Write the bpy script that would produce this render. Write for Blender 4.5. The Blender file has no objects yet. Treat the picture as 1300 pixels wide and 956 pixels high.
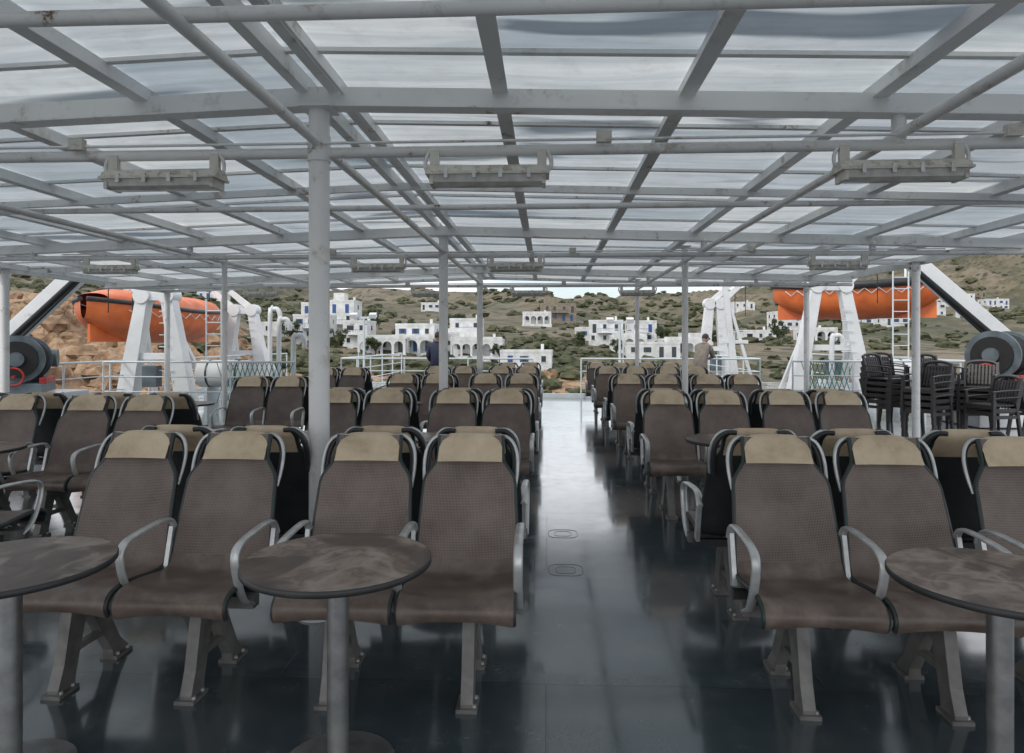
import bpy, math, random
import numpy as np
from mathutils import Vector, Matrix, noise, Euler
random.seed(7)
S = bpy.context.scene
R = math.radians

# ------------------------------------------------------------------ materials
def newmat(name):
    m = bpy.data.materials.new(name); m.use_nodes = True
    nt = m.node_tree
    return m, nt, nt.nodes['Principled BSDF'], nt.nodes['Material Output']

def N(nt, typ, **kw):
    n = nt.nodes.new(typ)
    for k, v in kw.items():
        if k in n.inputs: n.inputs[k].default_value = v
        else: setattr(n, k, v)
    return n

def ramp(nt, src, stops):
    r = nt.nodes.new('ShaderNodeValToRGB')
    el = r.color_ramp.elements
    while len(el) < len(stops): el.new(0.5)
    for e, (p, c) in zip(el, stops):
        e.position = p
        e.color = (c[0], c[1], c[2], 1) if hasattr(c, '__len__') else (c, c, c, 1)
    nt.links.new(src, r.inputs[0])
    return r.outputs[0]

def coords(nt, scale=(1, 1, 1), kind='Object'):
    tc = nt.nodes.new('ShaderNodeTexCoord')
    mp = nt.nodes.new('ShaderNodeMapping')
    mp.inputs['Scale'].default_value = scale
    nt.links.new(tc.outputs[kind], mp.inputs['Vector'])
    return mp.outputs[0]

def jitcoords(nt):
    # object coordinates offset per object, so repeated seats carry different dirt
    v = coords(nt); oi = nt.nodes.new('ShaderNodeObjectInfo')
    off = N(nt, 'ShaderNodeVectorMath', operation='ADD'); nt.links.new(v, off.inputs[0])
    sc = N(nt, 'ShaderNodeVectorMath', operation='SCALE'); sc.inputs[0].default_value = (17, 11, 5); nt.links.new(oi.outputs['Random'], sc.inputs['Scale'])
    nt.links.new(sc.outputs[0], off.inputs[1])
    return v, off.outputs[0], oi

def noise_out(nt, vec, scale, detail=3, rough=.55, dist=0):
    n = N(nt, 'ShaderNodeTexNoise')
    n.inputs['Scale'].default_value = scale
    n.inputs['Detail'].default_value = detail
    n.inputs['Roughness'].default_value = rough
    n.inputs['Distortion'].default_value = dist
    nt.links.new(vec, n.inputs['Vector'])
    return n.outputs['Fac']

def mixc(nt, fac, a, b, mode='MIX'):
    m = nt.nodes.new('ShaderNodeMix'); m.data_type = 'RGBA'; m.blend_type = mode
    for s, v in ((m.inputs[0], fac), (m.inputs[6], a), (m.inputs[7], b)):
        if hasattr(v, 'is_output'): nt.links.new(v, s)
        elif hasattr(v, '__len__'): s.default_value = (v[0], v[1], v[2], 1)
        else: s.default_value = v
    return m.outputs[2]

def bump(nt, h, strength, dist, bsdf):
    b = nt.nodes.new('ShaderNodeBump')
    b.inputs['Strength'].default_value = strength
    b.inputs['Distance'].default_value = dist
    nt.links.new(h, b.inputs['Height'])
    nt.links.new(b.outputs[0], bsdf.inputs['Normal'])

def simple(name, c1, c2=None, rough=.5, metal=0, scale=8, bs=0, bscale=40, bdist=.005, lo=.35, hi=.65, rough2=None, kind='Object', vs=(1,1,1)):
    m, nt, b, o = newmat(name)
    b.inputs['Roughness'].default_value = rough
    b.inputs['Metallic'].default_value = metal
    v = coords(nt, vs, kind)
    if c2 is None: c2 = tuple(x * .8 for x in c1)
    n = noise_out(nt, v, scale)
    nt.links.new(ramp(nt, n, [(lo, c1), (hi, c2)]), b.inputs['Base Color'])
    if rough2 is not None:
        nt.links.new(ramp(nt, n, [(lo, rough), (hi, rough2)]), b.inputs['Roughness'])
    if bs: bump(nt, noise_out(nt, v, bscale, 2), bs, bdist, b)
    return m

def paint_rust(name, c, rust=.62, rough=.42, scale=3.0, dirt=.86):
    m, nt, b, o = newmat(name)
    v = coords(nt)
    g = noise_out(nt, v, scale * .4, 4, .6)
    base = mixc(nt, ramp(nt, g, [(.35, 0.), (.65, 1.)]), c, tuple(x * dirt for x in c))
    nz = noise_out(nt, v, scale * 2.2, 6, .7)
    gate = ramp(nt, noise_out(nt, v, .9, 2), [(.45, .0), (.62, 1.)])
    base = mixc(nt, ramp(nt, nz, [(rust - .07, 0.0), (rust + .02, .35)]), base, (.44, .37, .30))
    r = ramp(nt, nz, [(rust, 0.0), (rust + .05, 1.0)])
    mm = N(nt, 'ShaderNodeMath', operation='MULTIPLY'); nt.links.new(r, mm.inputs[0]); nt.links.new(gate, mm.inputs[1])
    col = mixc(nt, mm.outputs[0], base, (.15, .08, .045))
    nt.links.new(col, b.inputs['Base Color'])
    b.inputs['Roughness'].default_value = rough
    return m

M = {}
M['white'] = paint_rust('white_marine_paint', (.76, .77, .77), .65)
M['beam'] = paint_rust('roof_beam_paint', (.86, .86, .85), .62, .4, 2.2)
M['pipe'] = paint_rust('pipe_paint', (.86, .845, .83), .61, .33, 2.8)
M['rail'] = paint_rust('rail_paint', (.66, .72, .74), .66)
M['lampbody'] = paint_rust('lamp_housing_paint', (.70, .67, .60), .55, .4, 6)
M['alu'] = simple('cast_aluminium', (.68, .69, .68), (.50, .50, .49), .36, .5, 12)
M['legalu'] = simple('painted_cast_legs', (.22, .21, .195), (.13, .125, .115), .5, .2, 9)
M['black'] = simple('black_trim', (.022, .023, .024), (.035, .035, .035), .45)
M['edge'] = simple('seat_edge_piping', (.02, .04, .036), (.035, .035, .035), .45)
M['steel'] = simple('steel_post', (.34, .34, .33), (.22, .22, .22), .35, .7, 10)
M['orange'] = simple('orange_hull', (.74, .18, .045), (.58, .12, .03), .42, 0, 2)
M['grey'] = simple('grey_machine_paint', (.13, .165, .185), (.08, .10, .11), .45, 0, 4)
M['red'] = simple('red_paint', (.5, .035, .02), (.35, .02, .02), .5)
M['net'] = simple('green_rope', (.02, .24, .18), (.02, .15, .12), .8)
M['rope'] = simple('black_cable', (.015, .015, .016), None, .7)

def fabric():
    m, nt, b, o = newmat('taupe_mesh_fabric')
    v, jv, oi = jitcoords(nt)
    w1 = N(nt, 'ShaderNodeTexWave', Scale=46.0); w1.bands_direction = 'X'; nt.links.new(v, w1.inputs['Vector'])
    w2 = N(nt, 'ShaderNodeTexWave', Scale=46.0); w2.bands_direction = 'Z'; nt.links.new(v, w2.inputs['Vector'])
    mul = N(nt, 'ShaderNodeMath', operation='MULTIPLY')
    nt.links.new(w1.outputs['Fac'], mul.inputs[0]); nt.links.new(w2.outputs['Fac'], mul.inputs[1])
    col = mixc(nt, mul.outputs[0], (.105, .076, .066), (.36, .29, .255))
    d = noise_out(nt, jv, 4, 5, .65)
    col = mixc(nt, ramp(nt, d, [(.44, 0.), (.72, .6)]), col, (.29, .24, .20))
    col = mixc(nt, ramp(nt, d, [(.25, .5), (.43, 0.)]), col, (.07, .052, .046))
    tint = ramp(nt, oi.outputs['Random'], [(0, (.80, .79, .80)), (.5, (1., .98, .97)), (1, (1.14, 1.06, 1.0))])
    col = mixc(nt, 1.0, col, tint, 'MULTIPLY')
    nt.links.new(col, b.inputs['Base Color'])
    b.inputs['Roughness'].default_value = .6
    wr = noise_out(nt, jv, 7, 2)
    ad = N(nt, 'ShaderNodeMath', operation='MULTIPLY_ADD'); ad.inputs[1].default_value = 5.0
    nt.links.new(wr, ad.inputs[0]); nt.links.new(mul.outputs[0], ad.inputs[2])
    bump(nt, ad.outputs[0], .4, .002, b)
    return m
M['fabric'] = fabric()
def vinyl(name, cs, r1, r2, bd):
    m, nt, b, o = newmat(name)
    v, jv, oi = jitcoords(nt)
    d = noise_out(nt, jv, 6, 5, .65)
    nt.links.new(ramp(nt, d, [(.28, cs[0]), (.48, cs[1]), (.7, cs[2])]), b.inputs['Base Color'])
    nt.links.new(ramp(nt, d, [(.3, r1), (.7, r2)]), b.inputs['Roughness'])
    bump(nt, noise_out(nt, jv, 14, 3), .35, bd, b)
    return m
M['seatpan'] = vinyl('worn_brown_vinyl', ((.075, .055, .045), (.135, .10, .082), (.23, .18, .15)), .28, .5, .004)
M['beige'] = vinyl('beige_headrest_vinyl', ((.38, .29, .19), (.56, .44, .30), (.66, .54, .385)), .4, .6, .005)

def marble():
    m, nt, b, o = newmat('brown_marble_laminate')
    v, jv, oi = jitcoords(nt)
    d1 = noise_out(nt, jv, 3.4, 6, .60, .9)
    d2 = noise_out(nt, jv, 1.6, 3, .5, 1.6)
    c = ramp(nt, d1, [(.34, (.050, .035, .028)), (.44, (.13, .092, .070)), (.50, (.26, .195, .155)), (.55, (.145, .10, .078)), (.64, (.30, .24, .20))])
    c = mixc(nt, ramp(nt, d2, [(.42, .75), (.50, 0.)]), c, (.075, .052, .042))
    c = mixc(nt, ramp(nt, d2, [(.53, 0.), (.57, .55), (.62, 0.)]), c, (.40, .33, .28))
    nt.links.new(c, b.inputs['Base Color'])
    b.inputs['Roughness'].default_value = .36; b.inputs['Specular IOR Level'].default_value = .28
    return m
M['marble'] = marble()

def deckmat():
    m, nt, b, o = newmat('painted_steel_deck')
    v = coords(nt)
    n1 = noise_out(nt, v, .55, 4, .6)
    n2 = noise_out(nt, v, 6, 6, .7)
    n3 = noise_out(nt, v, 1.3, 4, .6, .6)
    c = ramp(nt, n1, [(.3, (.046, .064, .073)), (.7, (.072, .096, .107))])
    c = mixc(nt, ramp(nt, n2, [(.50, 0.), (.72, .55)]), c, (.12, .135, .14))
    c = mixc(nt, ramp(nt, n2, [(.28, .5), (.40, 0.)]), c, (.022, .028, .032))
    c = mixc(nt, ramp(nt, n3, [(.52, 0.), (.66, .35)]), c, (.10, .105, .10))
    br = N(nt, 'ShaderNodeTexBrick', Scale=1.0)
    br.inputs['Mortar Size'].default_value = .008; br.inputs['Brick Width'].default_value = 2.4
    br.inputs['Row Height'].default_value = 1.5; br.inputs['Mortar Smooth'].default_value = .4
    br.inputs['Color1'].default_value = (.0, .0, .0, 1); br.inputs['Color2'].default_value = (.6, .6, .6, 1)
    br.inputs['Mortar'].default_value = (1, 1, 1, 1)
    nt.links.new(v, br.inputs['Vector'])
    c = mixc(nt, 1.0, c, ramp(nt, br.outputs['Color'], [(0, .80), (.6, 1.2), (1, .6)]), 'MULTIPLY')
    nt.links.new(c, b.inputs['Base Color'])
    nt.links.new(ramp(nt, n2, [(.35, .12), (.6, .22), (.8, .42)]), b.inputs['Roughness'])
    b.inputs['Coat Weight'].default_value = 1.0; b.inputs['Coat IOR'].default_value = 1.6
    nt.links.new(ramp(nt, n3, [(.35, .05), (.6, .15)]), b.inputs['Coat Roughness'])
    add2 = N(nt, 'ShaderNodeMath', operation='MULTIPLY_ADD'); add2.inputs[1].default_value = .25
    nt.links.new(br.outputs['Fac'], add2.inputs[0]); nt.links.new(n1, add2.inputs[2])
    bump(nt, add2.outputs[0], .4, .02, b)
    return m
M['deck'] = deckmat()

def roofmat():
    m, nt, b, o = newmat('translucent_roof_sheet')
    tc = nt.nodes.new('ShaderNodeTexCoord')
    sn = N(nt, 'ShaderNodeVectorMath', operation='SNAP'); sn.inputs[1].default_value = (1.0, 1.12, 50)
    ad = N(nt, 'ShaderNodeVectorMath', operation='ADD'); ad.inputs[1].default_value = (1.255, .0, 0)
    nt.links.new(tc.outputs['Object'], ad.inputs[0]); nt.links.new(ad.outputs[0], sn.inputs[0])
    wn = nt.nodes.new('ShaderNodeTexWhiteNoise'); nt.links.new(sn.outputs[0], wn.inputs['Vector'])
    v = coords(nt, (.5, 4.5, 1)); st = noise_out(nt, v, 1.6, 4, .6, .6)
    v2 = coords(nt, (.35, 1.6, 1)); big = noise_out(nt, v2, .9, 3, .5, .4)
    v3 = coords(nt); fine = noise_out(nt, v3, 5, 5, .7)
    tr = nt.nodes.new('ShaderNodeBsdfTranslucent')
    base = ramp(nt, st, [(.3, (.52, .57, .59)), (.7, (.84, .85, .84))])
    base = mixc(nt, 1.0, base, ramp(nt, wn.outputs['Value'], [(0, (.64, .69, .73)), (.5, (.88, .9, .92)), (1, (1, 1, .98))]), 'MULTIPLY')
    base = mixc(nt, ramp(nt, fine, [(.52, 0.), (.78, .35)]), base, (.34, .32, .29))
    dark = ramp(nt, big, [(.60, 0.), (.65, .8)])
    base = mixc(nt, dark, base, (.09, .12, .15))
    nt.links.new(base, tr.inputs['Color']); nt.links.new(base, b.inputs['Base Color'])
    b.inputs['Roughness'].default_value = .2
    mx = nt.nodes.new('ShaderNodeMixShader'); mx.inputs[0].default_value = .44
    nt.links.new(b.outputs[0], mx.inputs[1]); nt.links.new(tr.outputs[0], mx.inputs[2])
    nt.links.new(mx.outputs[0], o.inputs['Surface'])
    return m
M['roof'] = roofmat()

def landmat():
    m, nt, b, o = newmat('dry_scrub_hillside')
    v = coords(nt)
    n1 = noise_out(nt, v, .012, 5, .6)
    n2 = noise_out(nt, v, .09, 6, .65)
    n3 = noise_out(nt, v, .5, 4, .6)
    soil = ramp(nt, n2, [(.3, (.075, .068, .04)), (.43, (.13, .11, .07)), (.53, (.21, .17, .115)), (.66, (.17, .15, .12)), (.8, (.09, .085, .05))])
    grn = ramp(nt, n2, [(.35, (.045, .052, .026)), (.7, (.115, .11, .06))])
    c = mixc(nt, ramp(nt, n1, [(.42, 0.), (.58, .85)]), soil, grn)
    vo = N(nt, 'ShaderNodeTexVoronoi', Scale=.2); nt.links.new(v, vo.inputs['Vector'])
    sh = ramp(nt, vo.outputs['Distance'], [(.22, 1.), (.40, 0.)])
    gate = ramp(nt, n2, [(.38, 0.), (.50, 1.)])
    mm = N(nt, 'ShaderNodeMath', operation='MULTIPLY'); nt.links.new(sh, mm.inputs[0]); nt.links.new(gate, mm.inputs[1])
    c = mixc(nt, mm.outputs[0], c, (.040, .047, .025))
    rk = ramp(nt, n3, [(.3, (.10, .055, .03)), (.45, (.28, .17, .095)), (.6, (.40, .28, .18)), (.75, (.17, .12, .08))])
    at = nt.nodes.new('ShaderNodeAttribute'); at.attribute_name = 'rock'
    rn = N(nt, 'ShaderNodeMath', operation='ADD'); nt.links.new(at.outputs['Fac'], rn.inputs[0]); nt.links.new(n2, rn.inputs[1])
    c = mixc(nt, ramp(nt, rn.outputs[0], [(.72, 0.), (.9, 1.)]), c, rk)
    nt.links.new(c, b.inputs['Base Color'])
    b.inputs['Roughness'].default_value = .95
    bump(nt, n3, .9, 1.4, b)
    return m
M['land'] = landmat()
M['bush'] = simple('scrub_leaves', (.03, .04, .016), (.095, .095, .048), .9, 0, .6)
M['leaf'] = simple('tree_leaves', (.025, .045, .015), (.07, .09, .03), .8, 0, 1.5)
M['bark'] = simple('bark', (.12, .09, .06), None, .9)
M['lime'] = simple('whitewashed_wall', (.72, .73, .73), (.54, .54, .52), .8, 0, .8)
M['stone'] = simple('stone_wall', (.3, .25, .18), (.2, .17, .13), .9, 0, 1.5)
M['glass'] = simple('dark_window', (.03, .04, .05), None, .15)
M['blue'] = simple('blue_shutters', (.03, .09, .27), (.02, .07, .2), .5)

# ------------------------------------------------------------------ mesh builder
class MB:
    def __init__(s): s.v = []; s.f = []; s.m = []; s.sm = []; s.mats = []
    def mi(s, k):
        if k not in s.mats: s.mats.append(k)
        return s.mats.index(k)
    def add(s, vs, fs, k, smooth=False, mtx=None):
        o = len(s.v); i = s.mi(k)
        s.v += [tuple(mtx @ Vector(p)) if mtx else tuple(p) for p in vs]
        for f in fs:
            s.f.append(tuple(o + a for a in f)); s.m.append(i); s.sm.append(smooth)
    def box(s, c, d, k, rot=None):
        x, y, z = d[0] / 2, d[1] / 2, d[2] / 2
        vs = [(-x, -y, -z), (x, -y, -z), (x, y, -z), (-x, y, -z), (-x, -y, z), (x, -y, z), (x, y, z), (-x, y, z)]
        fs = [(3, 2, 1, 0), (4, 5, 6, 7), (0, 1, 5, 4), (1, 2, 6, 5), (2, 3, 7, 6), (3, 0, 4, 7)]
        mt = Matrix.Translation(c)
        if rot: mt = mt @ Euler(rot).to_matrix().to_4x4()
        s.add(vs, fs, k, False, mt)
    def beam(s, p, q, w, h, k, w2=None, h2=None, up=(0, 0, 1)):
        p, q = Vector(p), Vector(q); d = (q - p).normalized(); u = Vector(up)
        if abs(d.dot(u)) > .98: u = Vector((0, 1, 0))
        sd = d.cross(u).normalized(); u = sd.cross(d)
        w2 = w2 or w; h2 = h2 or h; vs = []
        for c, a, b in ((p, w, h), (q, w2, h2)):
            for i, j in ((-1, -1), (1, -1), (1, 1), (-1, 1)): vs.append(c + sd * i * a / 2 + u * j * b / 2)
        s.add(vs, [(3, 2, 1, 0), (4, 5, 6, 7), (0, 1, 5, 4), (1, 2, 6, 5), (2, 3, 7, 6), (3, 0, 4, 7)], k)
    def plate(s, poly, x, t, k):
        n = len(poly); vs = [(x - t / 2, y, z) for y, z in poly] + [(x + t / 2, y, z) for y, z in poly]
        fs = [tuple(range(n)), tuple(range(2 * n - 1, n - 1, -1))] + [(i, n + i, n + (i + 1) % n, (i + 1) % n) for i in range(n)]
        s.add(vs, fs, k)
    def tube(s, pts, r, k, seg=8, side=None, r2=None, closed=False):
        pts = [Vector(p) for p in pts]; n = len(pts)
        vs = []; prev = None
        for i, p in enumerate(pts):
            a = pts[i - 1] if i else (pts[-1] if closed else p); b = pts[(i + 1) % n] if (i < n - 1 or closed) else p
            t = (b - a).normalized()
            if side is not None:
                u = Vector(side); w = t.cross(u).normalized(); u = w.cross(t).normalized()
            else:
                if prev is None:
                    u = Vector((0, 0, 1)) if abs(t.z) < .9 else Vector((1, 0, 0))
                else: u = prev
                u = (u - t * u.dot(t)).normalized(); w = t.cross(u); prev = u
            ri = r[i] if hasattr(r, '__len__') else r
            rj = r2 if r2 else ri
            for j in range(seg):
                an = 2 * math.pi * j / seg
                vs.append(p + u * math.cos(an) * ri + w * math.sin(an) * rj)
        fs = []
        for i in range(n if closed else n - 1):
            i2 = (i + 1) % n
            for j in range(seg):
                j2 = (j + 1) % seg
                fs.append((i * seg + j, i * seg + j2, i2 * seg + j2, i2 * seg + j))
        s.add(vs, fs, k, True)
        if not closed:
            s.add(vs[:seg], [tuple(range(seg))[::-1]], k); s.add(vs[-seg:], [tuple(range(seg))], k)
    def cyl(s, p, q, r, k, seg=16): s.tube([p, q], r, k, seg)
    def ell(s, c, r, k, a=12, b=8, mtx=None):
        vs = []; fs = []
        for i in range(b + 1):
            th = math.pi * i / b
            for j in range(a):
                ph = 2 * math.pi * j / a
                vs.append((c[0] + r[0] * math.sin(th) * math.cos(ph), c[1] + r[1] * math.sin(th) * math.sin(ph), c[2] + r[2] * math.cos(th)))
        for i in range(b):
            for j in range(a):
                fs.append((i * a + j, (i + 1) * a + j, (i + 1) * a + (j + 1) % a, i * a + (j + 1) % a))
        s.add(vs, fs, k, True, mtx)
    def grid(s, fn, nu, nv, k, smooth=True):
        vs = [fn(i / nu, j / nv) for i in range(nu + 1) for j in range(nv + 1)]
        fs = [(i * (nv + 1) + j, (i + 1) * (nv + 1) + j, (i + 1) * (nv + 1) + j + 1, i * (nv + 1) + j + 1) for i in range(nu) for j in range(nv)]
        s.add(vs, fs, k, smooth)
    def mesh(s, name):
        me = bpy.data.meshes.new(name); me.from_pydata(s.v, [], s.f)
        for k in s.mats: me.materials.append(M[k])
        me.polygons.foreach_set('material_index', s.m); me.polygons.foreach_set('use_smooth', s.sm)
        me.update(); return me
    def obj(s, name, loc=(0, 0, 0), rz=0, bevel=0):
        return place(s.mesh(name), name, loc, rz, bevel)

def place(me, name, loc=(0, 0, 0), rz=0, bevel=0):
    o = bpy.data.objects.new(name, me); o.location = loc; o.rotation_euler = (0, 0, rz)
    S.collection.objects.link(o)
    if bevel:
        b = o.modifiers.new('bevel', 'BEVEL'); b.width = bevel; b.segments = 2; b.limit_method = 'ANGLE'; b.angle_limit = R(50)
    return o

def smoothpts(P, n):
    P = [Vector(p) for p in P]; out = []
    for i in range(len(P) - 1):
        p0 = P[max(i - 1, 0)]; p1 = P[i]; p2 = P[i + 1]; p3 = P[min(i + 2, len(P) - 1)]
        for j in range(n):
            t = j / n
            out.append(.5 * ((2 * p1) + (p2 - p0) * t + (2 * p0 - 5 * p1 + 4 * p2 - p3) * t * t + (3 * p1 - p0 - 3 * p2 + p3) * t ** 3))
    out.append(P[-1]); return out

# ------------------------------------------------------------------ seat bench (faces -Y, back top at y=0)
PROF = [(-.645, .385), (-.658, .415), (-.63, .442), (-.54, .447), (-.42, .432), (-.33, .422), (-.265, .432), (-.228, .48), (-.205, .56), (-.165, .69), (-.118, .82), (-.075, .92), (-.03, 1.035)]
def hw(z, y):
    if z < .5: return .232
    if z < .82: return .232 - .018 * (z - .5) / .32
    if z < .94:
        t = (z - .82) / .12; t = t * t * (3 - 2 * t); return .214 - .062 * t
    return .152
def bench_mesh(arms=(1, 1, 1)):
    b = MB()
    pp = smoothpts([(0, y, z) for y, z in PROF], 4)
    nrm = []
    for i, p in enumerate(pp):
        t = (pp[min(i + 1, len(pp) - 1)] - pp[max(i - 1, 0)]).normalized()
        nrm.append(Vector((0, -t.z, t.y)))
    for cx in (-.25, .25):
        split = next(i for i, p in enumerate(pp) if p.z > .49 and p.y > -.26)
        def surf(i, x, off):
            p = pp[i]; w = hw(p.z, p.y)
            curve = .022 * (abs(x) ** 2.2)
            q = p + nrm[i] * (off + curve)
            return (cx + x * w, q.y, q.z)
        K = 8
        def strip(a, c, off, k, flip):
            vs = [surf(i, -1 + 2 * j / K, off) for i in range(a, c + 1) for j in range(K + 1)]
            fs = []
            for i in range(c - a):
                for j in range(K):
                    q = (i * (K + 1) + j, i * (K + 1) + j + 1, (i + 1) * (K + 1) + j + 1, (i + 1) * (K + 1) + j)
                    fs.append(q[::-1] if flip else q)
            b.add(vs, fs, k, True)
        L = len(pp) - 1
        strip(0, split, .012, 'seatpan', False); strip(split, L, .010, 'fabric', False)
        strip(0, L, -.014, 'black', True)
        for sg in (-1, 1):
            path = [Vector(surf(i, sg, -.002)) for i in range(0, L + 1)]
            b.tube(path, .013, 'edge', 6)
        b.tube([surf(0, -1 + 2 * j / K, -.002) for j in range(K + 1)], .013, 'seatpan', 6)
        def hr(u, v):
            x = -1 + 2 * v; e = 1 - abs(x) ** 6 * .35
            sec = [(-.108, .928, .022), (-.085, .960, .032), (-.06, 1.01, .034), (-.036, 1.05, .018), (-.012, 1.052, -.004), (.004, 1.02, -.02), (-.03, .955, -.028), (-.06, .90, -.02)]
            f = u * (len(sec) - 1); i = min(int(f), len(sec) - 2); t = f - i
            y = sec[i][0] * (1 - t) + sec[i + 1][0] * t; z = sec[i][1] * (1 - t) + sec[i + 1][1] * t
            y2 = y - .008 * (1 if z < 1.04 else 0); z2 = z - (1 - e) * .045 * (1 if z > 1.0 else 0)
            wd = .150 - (.020 if z > 1.03 else 0) + .006 * (1 - (z - .9) / .15)
            return (cx + x * wd, y2 - .012 * (abs(x) ** 2), z2)
        b.grid(hr, 14, 10, 'beige')
        for sg in (-1, 1):
            pts = smoothpts([(cx + sg * .216, -.118, .80), (cx + sg * .226, -.085, .88), (cx + sg * .224, -.058, .95), (cx + sg * .205, -.04, 1.005), (cx + sg * .168, -.03, 1.035), (cx + sg * .12, -.028, 1.034)], 3)
            b.tube(pts, .009, 'alu', 6)
            pts = [p + Vector((-sg * .014, .018, -.006)) for p in pts]
            b.tube(pts, .014, 'black', 6)
    b.beam((-.51, -.44, .365), (.51, -.44, .365), .06, .05, 'legalu')
    b.beam((-.51, -.30, .375), (.51, -.30, .375), .035, .04, 'black')
    for x in (-.29, .29):
        b.plate([(-.53, .39), (-.54, .33), (-.585, .12), (-.62, .03), (-.62, 0), (-.52, 0), (-.515, .05), (-.475, .19), (-.455, .26), (-.43, .28)], x, .05, 'legalu')
        b.plate([(-.43, .28), (-.40, .26), (-.345, .17), (-.27, .05), (-.265, 0), (-.155, 0), (-.155, .03), (-.215, .09), (-.30, .25), (-.33, .35), (-.33, .39)], x, .05, 'legalu')
        b.plate([(-.53, .39), (-.43, .28), (-.33, .39)], x, .052, 'legalu')
        b.box((x, -.415, .155), (.03, .17, .028), 'legalu')
        b.box((x, -.575, .008), (.085, .12, .016), 'legalu'); b.box((x, -.205, .008), (.085, .12, .016), 'legalu')
        for yy in (-.61, -.54, -.24, -.17): b.cyl((x + .03, yy, .014), (x + .03, yy, .026), .009, 'alu', 6)
    xs = (-.498, 0, .498)
    for x, a in zip(xs, arms):
        if not a: continue
        pts = smoothpts([(x, -.20, .60), (x, -.235, .655), (x, -.30, .672), (x, -.44, .668), (x, -.56, .655), (x, -.612, .62), (x, -.607, .55), (x, -.575, .47), (x, -.53, .40), (x, -.46, .36)], 3)
        b.tube(pts, .020, 'alu', 8, side=(1, 0, 0), r2=.0095)
        b.beam((x, -.21, .62), (x, -.27, .40), .02, .05, 'alu', up=(0, 1, 0))
    return b.mesh('ferry_seat_bench')
BM = bench_mesh(); BM2 = bench_mesh((0, 1, 1))
def bench(x, y, away=False, me=None):
    place(me or BM, 'ferry_seat_bench', (x + random.uniform(-.018, .018), y + random.uniform(-.015, .015), 0), (math.pi if away else 0) + R(random.uniform(-1.2, 1.2)))

GAP = .21
for r, y in enumerate((3.38, 6.45, 9.5, 12.5, 15.1)):
    for x in (-.615, -1.76, 1.345, 2.42):
        if r == 4 and x < -1.5: continue
        bench(x, y, me=BM2 if (r == 0 and x < -1.5) else None)
        if r < 4: bench(x, y + GAP, True)
for x, y in ((-3.6, 5.65), (-4.75, 5.65), (-3.6, 8.7), (-3.6, 11.7)):
    bench(x, y); bench(x, y + GAP, True)
bench(-3.6, 3.45, True)

# ------------------------------------------------------------------ tables
def table_mesh():
    b = MB(); n = 64; r = .325
    top = [(r * math.cos(2 * math.pi * i / n), r * math.sin(2 * math.pi * i / n), .735) for i in range(n)]
    b.add(top, [tuple(range(n))], 'marble')
    rim = []
    for z, rr in ((.735, r), (.731, r + .004), (.716, r + .004), (.712, r)):
        rim.append([(rr * math.cos(2 * math.pi * i / n), rr * math.sin(2 * math.pi * i / n), z) for i in range(n)])
    vs = sum(rim, []); fs = [(a * n + i, (a + 1) * n + i, (a + 1) * n + (i + 1) % n, a * n + (i + 1) % n) for a in range(3) for i in range(n)]
    b.add(vs, fs, 'black', True)
    b.add(rim[-1], [tuple(range(n))[::-1]], 'black')
    b.cyl((0, 0, .02), (0, 0, .70), .038, 'steel', 20)
    b.cyl((0, 0, .69), (0, 0, .711), .11, 'black', 20)
    b.cyl((0, 0, .0), (0, 0, .012), .20, 'steel', 32)
    b.cyl((0, 0, .012), (0, 0, .035), .07, 'steel', 20)
    return b.mesh('round_table')
TM = table_mesh()
for x, y in ((-.74, 2.38), (-1.86, 2.27), (1.47, 2.30), (-.8, 5.5), (-1.93, 5.5), (1.42, 5.45), (2.8, 5.35), (-.8, 8.5), (-1.9, 8.5), (1.45, 8.5), (2.75, 8.5),
             (-.8, 11.5), (1.45, 11.5), (-4.15, 4.72), (-4.5, 8.3), (-3.2, 10.6)):
    place(TM, 'round_table', (x, y, 0), random.uniform(0, 6))

# ------------------------------------------------------------------ deck / hull
b = MB()
b.add([(-10.2, -8, 0), (10, -8, 0), (10, 26, 0), (5.6, 26, 0), (5.6, 18.4, 0), (-5.6, 18.4, 0), (-5.6, 26, 0), (-10.2, 26, 0)], [tuple(range(8))], 'deck')
b.obj('ship_deck')
b = MB()
b.box((-.1, 5.2, -4.75), (20.6, 26.6, 9.4), 'white'); b.box((-7.9, 22.3, -4.75), (4.9, 7.6, 9.4), 'white'); b.box((7.9, 22.3, -4.75), (4.4, 7.6, 9.4), 'white')
b.obj('ship_hull')
b = MB()
for sx in (-1, 1):
    X = 10.05 if sx > 0 else -10.25
    b.box((X, 9, .06), (.08, 34, .14), 'rail')
b.box((0, 18.45, .05), (11.2, .09, .12), 'rail')
b.obj('deck_edge_coaming')
def socket():
    b = MB()
    for rr, t in ((.12, .0022), (.07, .0018)):
        pts = [(rr * math.cos(a) * (1 + .08 * math.cos(4 * a)), rr * math.sin(a) * (1 + .08 * math.cos(4 * a)), .0003) for a in [i * math.pi / 32 for i in range(64)]]
        b.tube(pts, t, 'deck', 6, side=(0, 0, 1), closed=True)
    return b.mesh('deck_lashing_socket')
SM = socket()
for x, y in ((.12, 4.5), (.12, 5.35), (4.4, 4)):
    place(SM, 'deck_lashing_socket', (x, y, 0), R(45))

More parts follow.
